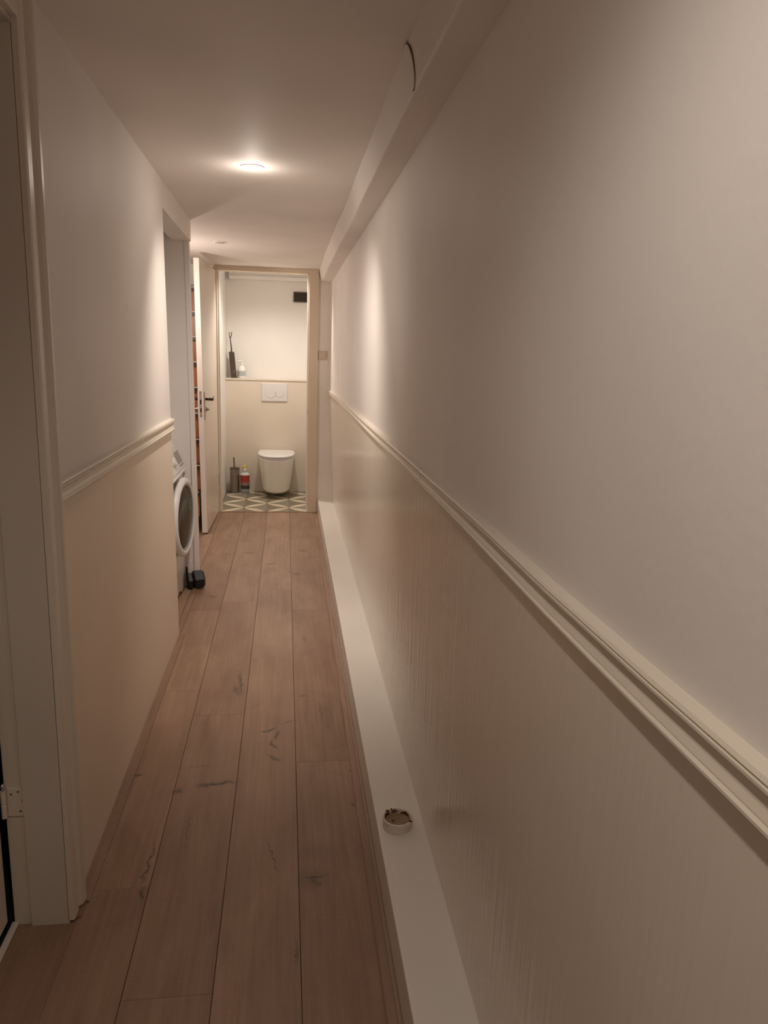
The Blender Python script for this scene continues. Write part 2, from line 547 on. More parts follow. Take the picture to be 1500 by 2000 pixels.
# --- moulded rails
def interp(tab, y):
    if y <= tab[0][0]:
        return tab[0][1]
    for (a, va), (b, vb) in zip(tab, tab[1:]):
        if y <= b:
            return va + (vb - va) * (y - a) / (b - a)
    return tab[-1][1]
ZG = [(.4, 1.100), (.64, 1.097), (1.0, 1.097), (1.4, 1.104), (2.06, 1.106), (4.3, 1.114), (6.8, 1.111)]
ZBm = [(.4, 1.056), (.75, 1.054), (1.0, 1.055), (1.6, 1.066), (2.1, 1.070), (3.2, 1.076), (4.3, 1.088), (6.8, 1.090)]
def rail_profile(x_wall, sgn, zb, zg, rise=.008):
    h = zg - zb
    P = [(0, zb), (.016, zb), (.020, zb + .10 * h), (.020, zb + .17 * h), (.0165, zb + .22 * h), (.0165, zb + .27 * h),
         (.0135, zb + .45 * h), (.0125, zb + .70 * h), (.0175, zb + .80 * h), (.0205, zb + .87 * h), (.0205, zb + .94 * h),
         (.0175, zb + .96 * h), (.0175, zb + 1.00 * h), (.0195, zb + 1.02 * h), (.0170, zg + rise * .6), (.008, zg + rise * .9), (0, zg + rise)]
    return [(x_wall + sgn * d, z) for d, z in P]
rr = empty('trim_3', (XR_TOP, 2.0, 1.05))
tag(rr, 'moulded cream dado rail running along the right wall', 'rail', kind='structure')
for a, b in ((YF - .02, 2.066), (2.070, 4.316), (4.320, YB - .012)):
    bm = bmesh.new()
    n = max(6, int((b - a) / .15))
    rings = []
    for i in range(n + 1):
        y = a + (b - a) * i / n
        pr = rail_profile(XR_TOP + .002, -1, interp(ZBm, y), interp(ZG, y))
        rings.append([(x, y, z) for x, z in pr])
    loft(bm, rings)
    obj('rail_section', bm, M_TRIM, rr)
rl = empty('trim_4', (L, 2.7, 1.06))
tag(rl, 'moulded cream dado rail on the left wall beside the door', 'rail', kind='structure')
bm = bmesh.new()
loft(bm, [[(x, y, z) for x, z in rail_profile(L - .002, 1, 1.060 - .004 * (y - 1.79), 1.106 - .002 * (y - 1.79))] for y in (1.788, 2.4, 3.0, 3.610)])
obj('rail_section', bm, M_TRIM, rl)

# --- left wall
wl = empty('wall_left', (L, 2.6, 0))
tag(wl, 'white left wall of the corridor with niche opening', 'wall', kind='structure')
T = .10
# (the end of the wall at the niche is not quite plumb)
def wall_slab(name, y0, zs, mat):
    bm = bmesh.new()
    loft(bm, [[(L - T, y0, z), (L, y0, z), (L, y1, z), (L - T, y1, z)] for z, y1 in zs])
    return obj(name, bm, mat, wl)
wall_slab('upper_wall', 1.74, ((1.085, 3.612), (2.031, 3.542), (CEIL, 3.542)), M_WALL)
wall_slab('gloss_panel', 1.74, ((0, 3.688), (1.085, 3.612)), M_PANEL)['label'] = 'glossy cream lower wall under the left rail'
box('niche_header', L - T, L, 3.54, 4.545, 2.030, CEIL, M_WALL, wl)
box('upper_wall', L - T, L, YF, 0.82, 1.085, CEIL, M_WALL, wl)
box('gloss_panel', L - T, L, YF, 0.82, 0, 1.085, M_PANEL, wl)
box('door_header', L - T, L, 0.82, 1.74, 2.055, CEIL, M_WALL, wl)
# niche and side room walls
wn = empty('wall_niche', (-.9, 4.5, 0))
tag(wn, 'grey shaded end wall of the washing machine niche', 'wall', kind='structure')
box('end_wall', -1.30, L - .024, 4.507, 4.545, 0, CEIL, M_WALL, wn)
bm = bmesh.new()
loft(bm, [[(a + dx, b, z) for a, b in ((L - .028, 4.500), (L, 4.500), (L, 4.545), (L - .028, 4.545))] for z, dx in ((0, .014), (2.031, -.006))])
obj('corner_post', bm, M_WALL, wn, bevel=.004)
box('corner_post', L - .030, L - .001, 4.507, 4.545, 2.031, CEIL, M_WALL, wn)
box('near_wall', -1.30, L - T, 3.44, 3.52, 0, CEIL, M_WALL, wn)
box('inner_wall', -1.34, -1.30, 3.44, 4.60, 0, CEIL, M_WALL, wn)
ws = empty('wall_side_room', (-1.4, 5.6, 0))
tag(ws, 'white lit wall of the stair room behind the open door', 'wall', kind='structure')
box('left_wall', -2.20, -2.12, 4.52, 6.84, 0, CEIL, M_SIDE, ws)
box('near_wall', -2.20, -1.30, 4.50, 4.545, 0, CEIL, M_SIDE, ws)
box('back_wall', -2.12, -.665, YB - .01, YB + .07, 0, CEIL, M_SIDE, ws)

# --- back wall round the toilet door
wb = empty('wall_back', (.36, YB, 0))
tag(wb, 'narrow cream wall between toilet door frame and right wall', 'wall', kind='structure')
box('wall_strip', 0.284, 0.60, YB - .01, YB + .07, 0, CEIL, M_SIDE, wb)
wf = box('wall_front', -1.2, .62, YF - .1, YF, 0, CEIL, M_WALL)
tag(wf, 'white end wall of the corridor behind the viewer', 'wall', kind='structure')

# --- floor edge strips
bm = bmesh.new()
prism_y(bm, [(L, 0), (L + .030, 0), (L + .030, .004), (L + .027, .0065), (L, .008)], 1.775, 3.685)
o = obj('baseboard_left', bm, M_STRIP)
tag(o, 'thin flat wooden edge strip along the foot of the left wall', 'floor strip', kind='structure')
o2 = box('end_piece', L - .01, L + .022, 1.720, 1.768, 0.0, .006, M_STRIP, o)
o2 = box('niche_strip', L - .022, L + .006, 3.69, 4.495, 0.0, .007, M_STRIP, o)
bm = bmesh.new()
rings = []
for i in range(16):
    y = YF + (6.45 - YF) * i / 15
    rings.append([(x_ledge(y) - .034, y, 0), (x_ledge(y) - .034, y, .004), (x_ledge(y) - .031, y, .0065), (x_ledge(y) - .012, y, .0075), (x_ledge(y) - .010, y, .006), (x_ledge(y) - .001, y, .008), (x_ledge(y) - .001, y, 0)])
loft(bm, rings)
o = obj('baseboard_right', bm, M_STRIP)
tag(o, 'thin wooden edge strip along the foot of the boxed ledge', 'floor strip', kind='structure')

# ================================================================== door_1: near left door
d1 = empty('door_1', (-.62, 1.70, 0))
tag(d1, 'near left doorway with cream frame, hinge and door ajar', 'door', kind='structure')
YJ = 1.700
# architrave on the corridor face
def arch_prof(y0, y1):
    w_ = y1 - y0
    return [(L - .001, y0), (L + .012, y0), (L + .014, y0 + .10 * w_), (L + .014, y0 + .40 * w_), (L + .010, y0 + .46 * w_), (L + .010, y0 + .54 * w_),
            (L + .018, y0 + .62 * w_), (L + .022, y0 + .75 * w_), (L + .022, y0 + .90 * w_), (L + .016, y1), (L - .001, y1)]
bm = bmesh.new()
pr = arch_prof(YJ, 1.788)
loft(bm, [[(x, y, 0.012) for x, y in pr], [(x, y, 2.125) for x, y in pr]])
obj('architrave', bm, M_TRIM, d1)
bm = bmesh.new()
pr = arch_prof(0.0, .075)
loft(bm, [[(x, 0.78, 2.052 + d) for x, d in pr], [(x, 1.71, 2.052 + d) for x, d in pr]])
obj('architrave', bm, M_TRIM, d1)
bm = bmesh.new()
loft(bm, [[(x, .855 - (d - 0) , 0.0) for x, d in pr], [(x, .855 - d, 2.06) for x, d in pr]])
obj('architrave', bm, M_TRIM, d1)
# lining: stop part and rebate part
box('jamb_stop', -.624, L + .0, YJ, YJ + .04, 0, 2.055, M_REVEAL, d1)
box('jamb_rebate', -.668, -.6255, YJ + .012, YJ + .04, 0, 2.055, M_TRIM, d1)
box('head_lining', -.668, L, .82, YJ, 2.040, 2.056, M_REVEAL, d1)
box('jamb_stop', -.668, L, .82, .855, 0, 2.055, M_REVEAL, d1)
# leaf, a little ajar into the dark room
lf = box('leaf', -.716, -.676, .86, 1.690, .028, 2.035, M_DOOR, d1, bevel=.002)
box('threshold', -.674, -.658, .855, 1.712, 0.0, .010, M_TRIM, d1, bevel=.002)
box('floor_strip', -.656, -.522, .855, 1.700, 0.0, .0035, M_STRIP, d1)
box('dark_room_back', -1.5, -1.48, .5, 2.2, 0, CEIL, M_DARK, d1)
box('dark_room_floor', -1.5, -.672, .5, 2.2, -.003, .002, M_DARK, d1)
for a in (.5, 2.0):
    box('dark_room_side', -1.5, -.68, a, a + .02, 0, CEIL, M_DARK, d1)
for zc in (.342, 1.72):
    bm = bmesh.new()
    bx(bm, -.662, -.617, YJ + .0075, YJ + .0125, zc - .037, zc + .037)
    h = obj('hinge', bm, M_TRIM, d1, origin=(-.64, YJ, zc), bevel=.001)
    bm = bmesh.new()
    lathe(bm, (-.668, YJ + .002, zc - .036), (0, 0, 1), [(0, 0), (.0065, 0), (.0065, .034), (.0055, .035), (.0055, .037), (.0065, .038), (.0065, .072), (0, .072)], 14)
    obj('knuckle', bm, M_TRIM, h, smooth=False)
    bm = bmesh.new()
    lathe(bm, (-.668, YJ + .002, zc + .037), (0, 0, 1), [(0, 0), (.004, 0), (.0055, .006), (.0055, .013), (.003, .017), (0, .017)], 14)
    obj('pin_head', bm, M_CHROME, h, smooth=True)
    for sx, sz in ((-.652, .022), (-.636, .028), (-.626, .004), (-.633, -.024)):
        bm = bmesh.new()
        lathe(bm, (sx, YJ + .0078, zc + sz), (0, -1, 0), [(0, .0006), (.0025, .0006), (.0030, 0), (0, -.002)], 10)
        obj('screw', bm, M_BROWN, h)

# ================================================================== door_2: toilet door
d2 = empty('door_2', (-.17, YB, 0))
tag(d2, 'open cream toilet door with frame at the end of the corridor', 'door', kind='structure')
M_FRAME = paint('toilet door frame paint', (0.68, 0.57, 0.45), 0.4, bump=0)
box('jamb', 0.203, 0.284, YB - .035, YB + .09, 0, 2.145, M_FRAME, d2, bevel=.003)
box('jamb', -.668, -.583, YB - .035, YB + .09, 0, 2.145, M_FRAME, d2, bevel=.003)
box('head', -.583, 0.203, YB - .035, YB + .09, 2.106, 2.145, M_FRAME, d2, bevel=.003)
box('stop', 0.190, 0.203, YB + .03, YB + .075, 0, 2.10, M_TOIL, d2, bevel=.002)
box('stop', -.583, -.570, YB + .03, YB + .075, 0, 2.10, M_TOIL, d2, bevel=.002)
box('latch_keep', .2015, .2035, YB - .012, YB + .018, .90, .945, M_BRONZE, d2)
HX, HY = -.592, YB - .045
A2 = math.atan2(.030, .845)           # leaf swung a little past square
dv = Vector((-math.sin(A2), -math.cos(A2), 0))     # along the leaf from hinge to free edge
nv = Vector((math.cos(A2), -math.sin(A2), 0))      # out of the visible face
def P2(s, n, z):                       # the leaf hangs slightly out of plumb
    return Vector((HX, HY, 0)) + dv * s + nv * (n + (.012 - .012 * z) * s / .845) + Vector((0, 0, z))
LEN, TH = .845, .042
def slab(bm, s0, s1, n0, n1, z0, z1):
    c = [P2(s, n, z) for z in (z0, z1) for s, n in ((s0, n0), (s1, n0), (s1, n1), (s0, n1))]
    vs = [bm.verts.new(p) for p in c]
    for f in ((0, 3, 2, 1), (4, 5, 6, 7), (0, 1, 5, 4), (1, 2, 6, 5), (2, 3, 7, 6), (3, 0, 4, 7)):
        bm.faces.new([vs[i] for i in f])
bm = bmesh.new()
slab(bm, 0, LEN, -TH, 0, .012, 2.098)
leaf = obj('leaf', bm, M_DOOR, d2, bevel=.003)
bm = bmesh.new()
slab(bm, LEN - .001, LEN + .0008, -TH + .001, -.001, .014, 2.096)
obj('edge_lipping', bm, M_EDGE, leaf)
bm = bmesh.new()
slab(bm, LEN, LEN + .0018, -TH * .72, -TH * .28, .925, 1.125)
pl = obj('lock_front_plate', bm, M_STRIKE, leaf)
bm = bmesh.new()
for z0, z1 in ((.965, .995), (1.025, 1.06)):
    slab(bm, LEN + .0010, LEN + .004, -TH * .62, -TH * .38, z0, z1)
obj('latch_bolt', bm, M_BRONZE, leaf)
bm = bmesh.new()
for zc in (.937, 1.113):
    lathe(bm, P2(LEN + .0015, -TH * .5, zc), dv, [(0, .001), (.005, .001), (.006, 0)], 12)
obj('screw', bm, M_STEEL, leaf)
for sgn, off in ((1, 0.0), (-1, -TH)):
    bm = bmesh.new()
    a, b_ = (off, off + sgn * .007)
    slab(bm, LEN - .075, LEN - .035, min(a, b_), max(a, b_), .905, 1.118)
    obj('back_plate', bm, M_FRAME if sgn > 0 else M_DOOR, leaf, bevel=.002)
    bm = bmesh.new()
    z_ = 1.062
    tube(bm, [P2(LEN - .055, off + sgn * .006, z_), P2(LEN - .055, off + sgn * .045, z_), P2(LEN - .062, off + sgn * .054, z_),
              P2(LEN - .10, off + sgn * .056, z_ - .004), P2(LEN - .14, off + sgn * .055, z_), P2(LEN - .175, off + sgn * .052, z_ + .010)],
         [.010, .011, .012, .011, .009, .006], 12)
    obj('lever_handle', bm, M_BRONZE, leaf, smooth=True)
    bm = bmesh.new()
    lathe(bm, P2(LEN - .055, off + sgn * .006, .985), nv * sgn, [(0, 0), (.017, 0), (.017, .010), (.010, .013), (.010, .028), (0, .030)], 16)
    obj('thumb_turn', bm, M_STEEL, leaf)
for zc in (.30, 1.85):
    bm = bmesh.new()
    lathe(bm, (HX - .002, HY + .014, zc - .045), (0, 0, 1), [(0, 0), (.008, 0), (.008, .09), (0, .09)], 12)
    obj('hinge', bm, M_STEEL, leaf)

# ================================================================== toilet room
TL, TR, TY0, TY1, TZ = -.606, .40, YB + .085, 8.02, 2.32
tw = empty('wall_toilet_back', (-.1, TY1, 0))
tag(tw, 'cream back wall of the toilet room with panel and shelf', 'wall', kind='structure')
box('upper_back_wall', TL, TR, TY1, TY1 + .06, 1.14, TZ, M_TOIL, tw)
box('cistern_panel', TL, TR, 7.815, TY1, 0, 1.148, M_TOILP, tw)
box('panel_shelf', TL, TR, 7.806, TY1, 1.148, 1.166, M_TOILP, tw, bevel=.003)
box('pipe_casing', -.567, TR, 7.935, TY1, 2.150, 2.186, M_TOIL, tw, bevel=.002)
box('pipe_casing', -.567, TR, 7.965, TY1, 2.186, 2.26, M_TOIL, tw, bevel=.002)
o = box('wall_toilet_left', TL - .06, TL, TY0, TY1 + .06, 0, TZ, M_TOIL)
tag(o, 'bright cream left wall of the toilet room beside the door', 'wall', kind='structure')
o = box('wall_toilet_right', TR, TR + .06, TY0, TY1 + .06, 0, TZ, M_TOIL)
tag(o, 'cream right wall of the toilet room behind the frame', 'wall', kind='structure')
o = box('ceiling_toilet', TL - .06, TR + .06, TY0 - .01, TY1 + .06, TZ, TZ + .05, M_TOIL)
tag(o, 'cream ceiling of the small toilet room', 'ceiling', kind='structure')
tfw = empty('wall_toilet_front', (-.1, TY0, 2.146))
tag(tfw, 'inner side of the wall above the toilet door', 'wall', kind='structure')
box('front_header', TL - .06, TR + .06, TY0 - .02, TY0 + .01, 2.146, TZ, M_TOIL, tfw)
box('side_return', .284, TR + .06, TY0 - .02, TY0 + .01, 0, 2.146, M_TOIL, tfw)
# patterned floor
tf = box('floor_toilet', TL, TR, 6.745, 7.82, -.06, -.006, M_GROUT)
tag(tf, 'cement tile floor of the toilet with cream petal pattern', 'floor', kind='structure')
TS = .2095
bm = bmesh.new()
bx(bm, -TS / 2 + .0008, TS / 2 - .0008, -TS / 2 + .0008, TS / 2 - .0008, -.006, 0)
me = None
for i in range(-2, 4):
    for j in range(-1, 5):
        cx = -.385 + TS * (i + .5)
        cy = 6.945 + TS * (j + .5)
        if cx - TS / 2 < TL - .12 or cx > TR or cy - TS / 2 > 7.8 or cy + TS / 2 < 6.76:
            continue
        if me is None:
            o = obj('tile', bm, M_TILE, tf, origin=(0, 0, 0))
            me = o.data
        else:
            o = bpy.data.objects.new('tile', me)
            COL.objects.link(o)
            o.parent = tf
        o.location = Vector((cx, cy, 0)) - world_loc(tf)
        # petals join at every second grid node: mirror the diagonal on alternate tiles
        o.rotation_euler.z = 0 if (i + j) % 2 == 0 else PI / 2
o = box('trim_5', -.583, .203, 6.728, 6.748, -.002, .0035, M_STRIP)
tag(o, 'thin wooden threshold strip between planks and toilet tiles', 'threshold', kind='structure')

# --- toilet bowl
t = empty('toilet', (-.09, 7.815, 0))
tag(t, 'white wall-hung toilet with closed lid', 'toilet')
def dshape(cx, yb, yf, hw, z, n=40, pw=2.35):
    """D outline: straight at the wall (yb), rounded towards yf"""
    pts = [(cx + hw * .94, yb, z)]
    dep = (yb - yf)
    for i in range(n + 1):
        a = PI * i / n
        c, s = math.cos(a), math.sin(a)
        px = hw * math.copysign(abs(c) ** (2 / pw), c)
        py = dep * .72 * abs(s) ** (2 / pw)
        pts.append((cx + px, yb - dep * .28 - py, z))
    pts.append((cx - hw * .94, yb, z))
    return pts
bm = bmesh.new()
rings = [dshape(-.09, 7.815, 7.40, .105, .052), dshape(-.09, 7.815, 7.37, .132, .058), dshape(-.09, 7.815, 7.352, .144, .080), dshape(-.09, 7.815, 7.338, .152, .16),
         dshape(-.09, 7.815, 7.318, .163, .25), dshape(-.09, 7.815, 7.300, .173, .33), dshape(-.09, 7.815, 7.290, .178, .385), dshape(-.09, 7.815, 7.290, .178, .398), dshape(-.09, 7.815, 7.298, .172, .402)]
loft(bm, rings)
obj('bowl', bm, M_CERAM, t, smooth=True).modifiers.new('wn', 'WEIGHTED_NORMAL')
bm = bmesh.new()
loft(bm, [dshape(-.09, 7.80, 7.291, .177, .404), dshape(-.09, 7.80, 7.284, .182, .408), dshape(-.09, 7.80, 7.284, .182, .415), dshape(-.09, 7.80, 7.290, .178, .418)])
obj('seat', bm, M_SEAT, t)
bm = bmesh.new()
loft(bm, [dshape(-.09, 7.78, 7.286, .180, .4215), dshape(-.09, 7.78, 7.278, .187, .425), dshape(-.09, 7.78, 7.278, .187, .434), dshape(-.09, 7.78, 7.288, .180, .4405), dshape(-.09, 7.77, 7.34, .145, .4435)])
obj('lid', bm, M_SEAT, t, smooth=False)
for sx in (-.06, .06):
    bm = bmesh.new()
    lathe(bm, (-.09 + sx - .02, 7.795, .423), (1, 0, 0), [(0, 0), (.011, 0), (.011, .04), (0, .04)], 14)
    obj('lid_hinge', bm, M_SEAT, t)

# --- flush plate
t = empty('flush_plate', (-.112, 7.815, 1.03))
tag(t, 'white rectangular flush plate with two round buttons above the toilet', 'flush plate')
box('plate', -.242, .018, 7.801, 7.815, .942, 1.122, M_FLUSH, t, bevel=.003)
for cx, r in ((-.152, .056), (-.062, .044)):
    bm = bmesh.new()
    lathe(bm, (cx, 7.801, 1.028), (0, -1, 0), [(r + .003, -.001), (r + .003, .0012), (r, .0012), (r - .0015, .0005), (r - .003, .0030), (0, .0030)], 36)
    obj('push_button', bm, M_FLUSH, t)

# --- dark vent
t = empty('vent', (.16, TY1, 1.95))
tag(t, 'dark brown rectangular ventilation grille high on the toilet wall', 'vent')
bm = bmesh.new()
x0, x1, z0, z1 = .079, .260, 1.950, 2.052
bx(bm, x0, x1, TY1 - .022, TY1, z0, z0 + .008)
bx(bm, x0, x1, TY1 - .022, TY1, z1 - .008, z1)
bx(bm, x0, x0 + .008, TY1 - .022, TY1, z0 + .008, z1 - .008)
bx(bm, x1 - .008, x1, TY1 - .022, TY1, z0 + .008, z1 - .008)
obj('frame', bm, M_BROWN, t)
box('backing', x0 + .006, x1 - .006, TY1 - .006, TY1 - .001, z0 + .006, z1 - .006, M_CARD, t)
for k in range(7):
    zz = z0 + .013 + k * .0125
    bm = bmesh.new()
    c = [(x0 + .008, TY1 - .020, zz - .003), (x0 + .008, TY1 - .006, zz + .005), (x0 + .008, TY1 - .006, zz + .008), (x0 + .008, TY1 - .020, zz + .0005)]
    loft(bm, [c, [(x1 - .008, p[1], p[2]) for p in c]])
    obj('slat', bm, M_BROWN, t)

# --- things on the toilet shelf
ZS = 1.166
t = empty('diffuser_box', (-.528, 7.90, ZS))
tag(t, 'tall dark brown box with forked twig on the toilet shelf', 'box')
def leanx(z): return -.022 * (z - ZS) / .262
bm = bmesh.new()
rings = []
for z, hw in ((ZS, .0265), (ZS + .262, .0265)):
    xc = -.526 + leanx(z)
    rings.append([(xc - hw, 7.875, z), (xc + hw, 7.875, z), (xc + hw, 7.935, z), (xc - hw, 7.935, z)])
loft(bm, rings)
obj('body', bm, M_CARD, t, bevel=.0015)
bm = bmesh.new()
sw = []
for i in range(22):
    a = -1.9 + i * .235
    r = .010 + .0035 * math.sin(i * .3)
    sw.append((-.5295 + r * math.cos(a) * .9, 7.8745, ZS + .064 + r * 1.5 * math.sin(a)))
tube(bm, sw, [.0006 + .0012 * math.sin(PI * i / 21) for i in range(22)], 6)
obj('swirl_mark', bm, M_STRIKE, t)
bm = bmesh.new()
tube(bm, [(-.548, 7.905, ZS + .235), (-.549, 7.905, ZS + .30), (-.556, 7.905, ZS + .36), (-.561, 7.904, ZS + .40)], [.0085, .0075, .0055, .005], 8)
tube(bm, [(-.561, 7.904, ZS + .395), (-.567, 7.903, ZS + .42), (-.569, 7.903, ZS + .458)], [.005, .0045, .004], 8)
tube(bm, [(-.561, 7.904, ZS + .395), (-.549, 7.904, ZS + .418), (-.544, 7.904, ZS + .460)], [.005, .005, .0045], 8)
obj('forked_twig', bm, M_BROWN, t, smooth=True)

t = empty('soap_bottle', (-.445, 7.90, ZS))
tag(t, 'small white pump soap bottle on the toilet shelf', 'soap bottle')
bm = bmesh.new()
lathe(bm, (-.445, 7.90, ZS), (0, 0, 1), [(0, 0), (.036, 0), (.039, .006), (.039, .085), (.034, .108), (.018, .122), (.013, .126), (.013, .134), (0, .134)], 28)
obj('body', bm, M_SOAP, t, smooth=True)
bm = bmesh.new()
lathe(bm, (-.445, 7.90, ZS + .134), (0, 0, 1), [(0, 0), (.015, 0), (.015, .014), (.005, .016), (.005, .034), (.011, .036), (.011, .044), (0, .045)], 18)
tube(bm, [(-.445, 7.90, ZS + .174), (-.475, 7.892, ZS + .176), (-.490, 7.888, ZS + .168)], [.006, .005, .0035], 8)
obj('pump', bm, M_SOAP, t)
bm = bmesh.new()
lathe(bm, (-.445, 7.90, ZS + .022), (0, 0, 1), [(.0385, 0), (.0396, 0), (.0396, .05), (.0385, .05)], 28)
obj('paper_label', bm, M_CLEAR, t)

# --- toilet brush
t = empty('toilet_brush', (-.515, 7.70, 0))
tag(t, 'brushed steel toilet brush in round holder on the tiled floor', 'toilet brush')
bm = bmesh.new()
lathe(bm, (-.515, 7.70, 0), (0, 0, 1), [(0, .001), (.045, .001), (.0475, .004), (.0475, .196), (.0465, .198), (.0475, .200), (.0475, .250), (.0465, .252), (0, .252)], 32)
obj('holder', bm, M_STEEL, t)
bm = bmesh.new()
lathe(bm, (-.515, 7.70, .252), (0, 0, 1), [(0, 0), (.0495, 0), (.0495, .009), (.046, .012), (.012, .014), (0, .014)], 32)
obj('lid', bm, M_BROWN, t)
bm = bmesh.new()
lathe(bm, (-.519, 7.70, .264), (-.05, 0, 1), [(0, 0), (.0065, 0), (.0065, .10), (.005, .107), (0, .109)], 12)
obj('handle', bm, M_BROWN, t)

# --- cleaner bottle
t = empty('cleaner_bottle', (-.413, 7.70, 0))
tag(t, 'red labelled toilet cleaner bottle with yellow nozzle on the tiled floor', 'cleaner bottle')
def oval(z, a, b_, n=28): return [(-.413 + a * math.cos(2 * PI * i / n), 7.70 + b_ * math.sin(2 * PI * i / n), z) for i in range(n)]
bm = bmesh.new()
loft(bm, [oval(.001, .036, .026), oval(.006, .042, .030), oval(.05, .045, .031), oval(.19, .046, .031), oval(.198, .043, .029), oval(.214, .030, .022), oval(.226, .017, .017), oval(.232, .014, .014)])
obj('body', bm, M_CLEAR, t, smooth=True)
bm = bmesh.new()
loft(bm, [oval(.045, .0462, .0322), oval(.188, .0475, .0325)], cap=False)
o = obj('printed_sleeve', bm, M_SLEEVE, t, smooth=True)
bm = bmesh.new()
loft(bm, [oval(.188, .0478, .0328), oval(.199, .0440, .0300), oval(.2145, .0310, .0230)], cap=False)
obj('white_shoulder', bm, M_WHITE, t, smooth=True)
bm = bmesh.new()
tube(bm, [(-.409, 7.70, .222), (-.411, 7.70, .240), (-.420, 7.698, .256), (-.428, 7.697, .266)], [.018, .016, .013, .011], 12)
obj('neck', bm, M_WHITE, t, smooth=True)
bm = bmesh.new()
tube(bm, [(-.434, 7.697, .258), (-.420, 7.697, .270), (-.404, 7.697, .290)], [.011, .014, .010], 12)
obj('nozzle', bm, M_YELLOW, t, smooth=True)

# --- toilet roll just visible behind the frame
t = empty('toilet_roll', (.272, 7.5, .31))
tag(t, 'white toilet roll mostly hidden behind the right door frame', 'toilet roll')
bm = bmesh.new()
lathe(bm, (.275, 7.45, .365), (0, 1, 0), [(.020, 0), (.054, 0), (.055, .002), (.055, .098), (.054, .10), (.020, .10), (.020, 0)], 32)
obj('paper', bm, M_PAPER, t)
bm = bmesh.new()
tube(bm, [(.275, 7.44, .365), (.275, 7.56, .365)], .008, 10)
tube(bm, [(.275, 7.556, .365), (.33, 7.556, .365), (TR - .003, 7.556, .40)], .006, 10)
lathe(bm, (TR - .010, 7.556, .40), (1, 0, 0), [(0, 0), (.022, 0), (.024, .010), (0, .010)], 16)
obj('holder', bm, M_CHROME, t)

# ================================================================== light switch
t = empty('light_switch', (.326, YB - .01, 1.42))
tag(t, 'beige light switch on the narrow wall beside the toilet door', 'light switch')
box('plate', .287, .365, YB - .021, YB - .010, 1.384, 1.459, M_SWITCH, t, bevel=.003)
bm = bmesh.new()
vs = [(.305, YB - .0255, 1.398), (.349, YB - .0255, 1.398), (.349, YB - .0225, 1.445), (.305, YB - .0225, 1.445)]
loft(bm, [vs, [(p[0], YB - .020, p[2]) for p in vs]])
obj('rocker', bm, M_SWITCH, t, bevel=.0012)

# ================================================================== washing machine in the niche
t = empty('washing_machine', (-.9, 4.19, 0))
tag(t, 'white front-loading washing machine standing in the left niche', 'washing machine')
XF = -.605
W0, W1 = 3.885, 4.488
body = box('body', -1.18, XF, W0, W1, .10, .742, M_ENAMEL, t, bevel=.008)
bm = bmesh.new()
prism_y(bm, [(-1.18, .745), (XF + .012, .745), (XF + .010, .758), (-.645, .872), (-.655, .885), (-1.18, .885)], W0, W1)
panel = obj('control_panel', bm, M_ENAMEL, t, bevel=.004)
sl = Vector((-.645 - (XF + .010), 0, .872 - .758)).normalized()      # up the sloped fascia
sn = Vector((sl.z, 0, -sl.x))
def fas(s, y, n): return Vector((XF + .010, 0, .758)) + sl * s + sn * n + Vector((0, y, 0))
bm = bmesh.new()
for (s0, s1, y0, y1, n0, n1) in ((.028, .098, 4.33, 4.478, -.002, .0025),):
    c = [[fas(s, y, n) for s, y in ((s0, y0), (s1, y0), (s1, y1), (s0, y1))] for n in (n0, n1)]
    loft(bm, c)
obj('display_window', bm, M_GREYPL, panel)
bm = bmesh.new()
lathe(bm, fas(.06, 4.19, 0), sn, [(0, .022), (.022, .022), (.026, .018), (.028, 0), (0, 0)], 24)
obj('program_knob', bm, M_WHITE, panel)
bm = bmesh.new()
c = [[fas(s, y, n) for s, y in ((.012, 3.90), (.105, 3.90), (.105, 4.09), (.012, 4.09))] for n in (-.002, .006)]
loft(bm, c)
obj('detergent_drawer', bm, M_ENAMEL, panel, bevel=.003)
for k in range(3):
    bm = bmesh.new()
    c = [[fas(s, y, n) for s, y in ((.010, 4.35 + k * .045), (.020, 4.35 + k * .045), (.020, 4.375 + k * .045), (.010, 4.375 + k * .045))] for n in (-.001, .004)]
    loft(bm, c)
    obj('push_button', bm, M_GREYPL, panel)
# projecting lip under the panel
bm = bmesh.new()
prism_y(bm, [(XF - .01, .728), (XF + .014, .728), (XF + .022, .736), (XF + .018, .744), (XF - .01, .746)], W0 + .01, W1 - .006)
obj('fascia_lip', bm, M_ENAMEL, t, bevel=.002)
# plinth
box('plinth', -1.17, XF - .012, W0 + .012, W1 - .012, .022, .10, M_ENAMEL, t, bevel=.003)
box('filter_flap', XF - .014, XF - .004, 4.36, 4.475, .012, .098, M_WHITE, t, bevel=.003)
for yy in (3.93, 4.45):
    for xx in (-1.12, -.66):
        bm = bmesh.new()
        lathe(bm, (xx, yy, 0), (0, 0, 1), [(0, 0), (.022, 0), (.022, .008), (.008, .010), (.008, .026), (0, .026)], 14)
        obj('foot', bm, M_BLACK, t)
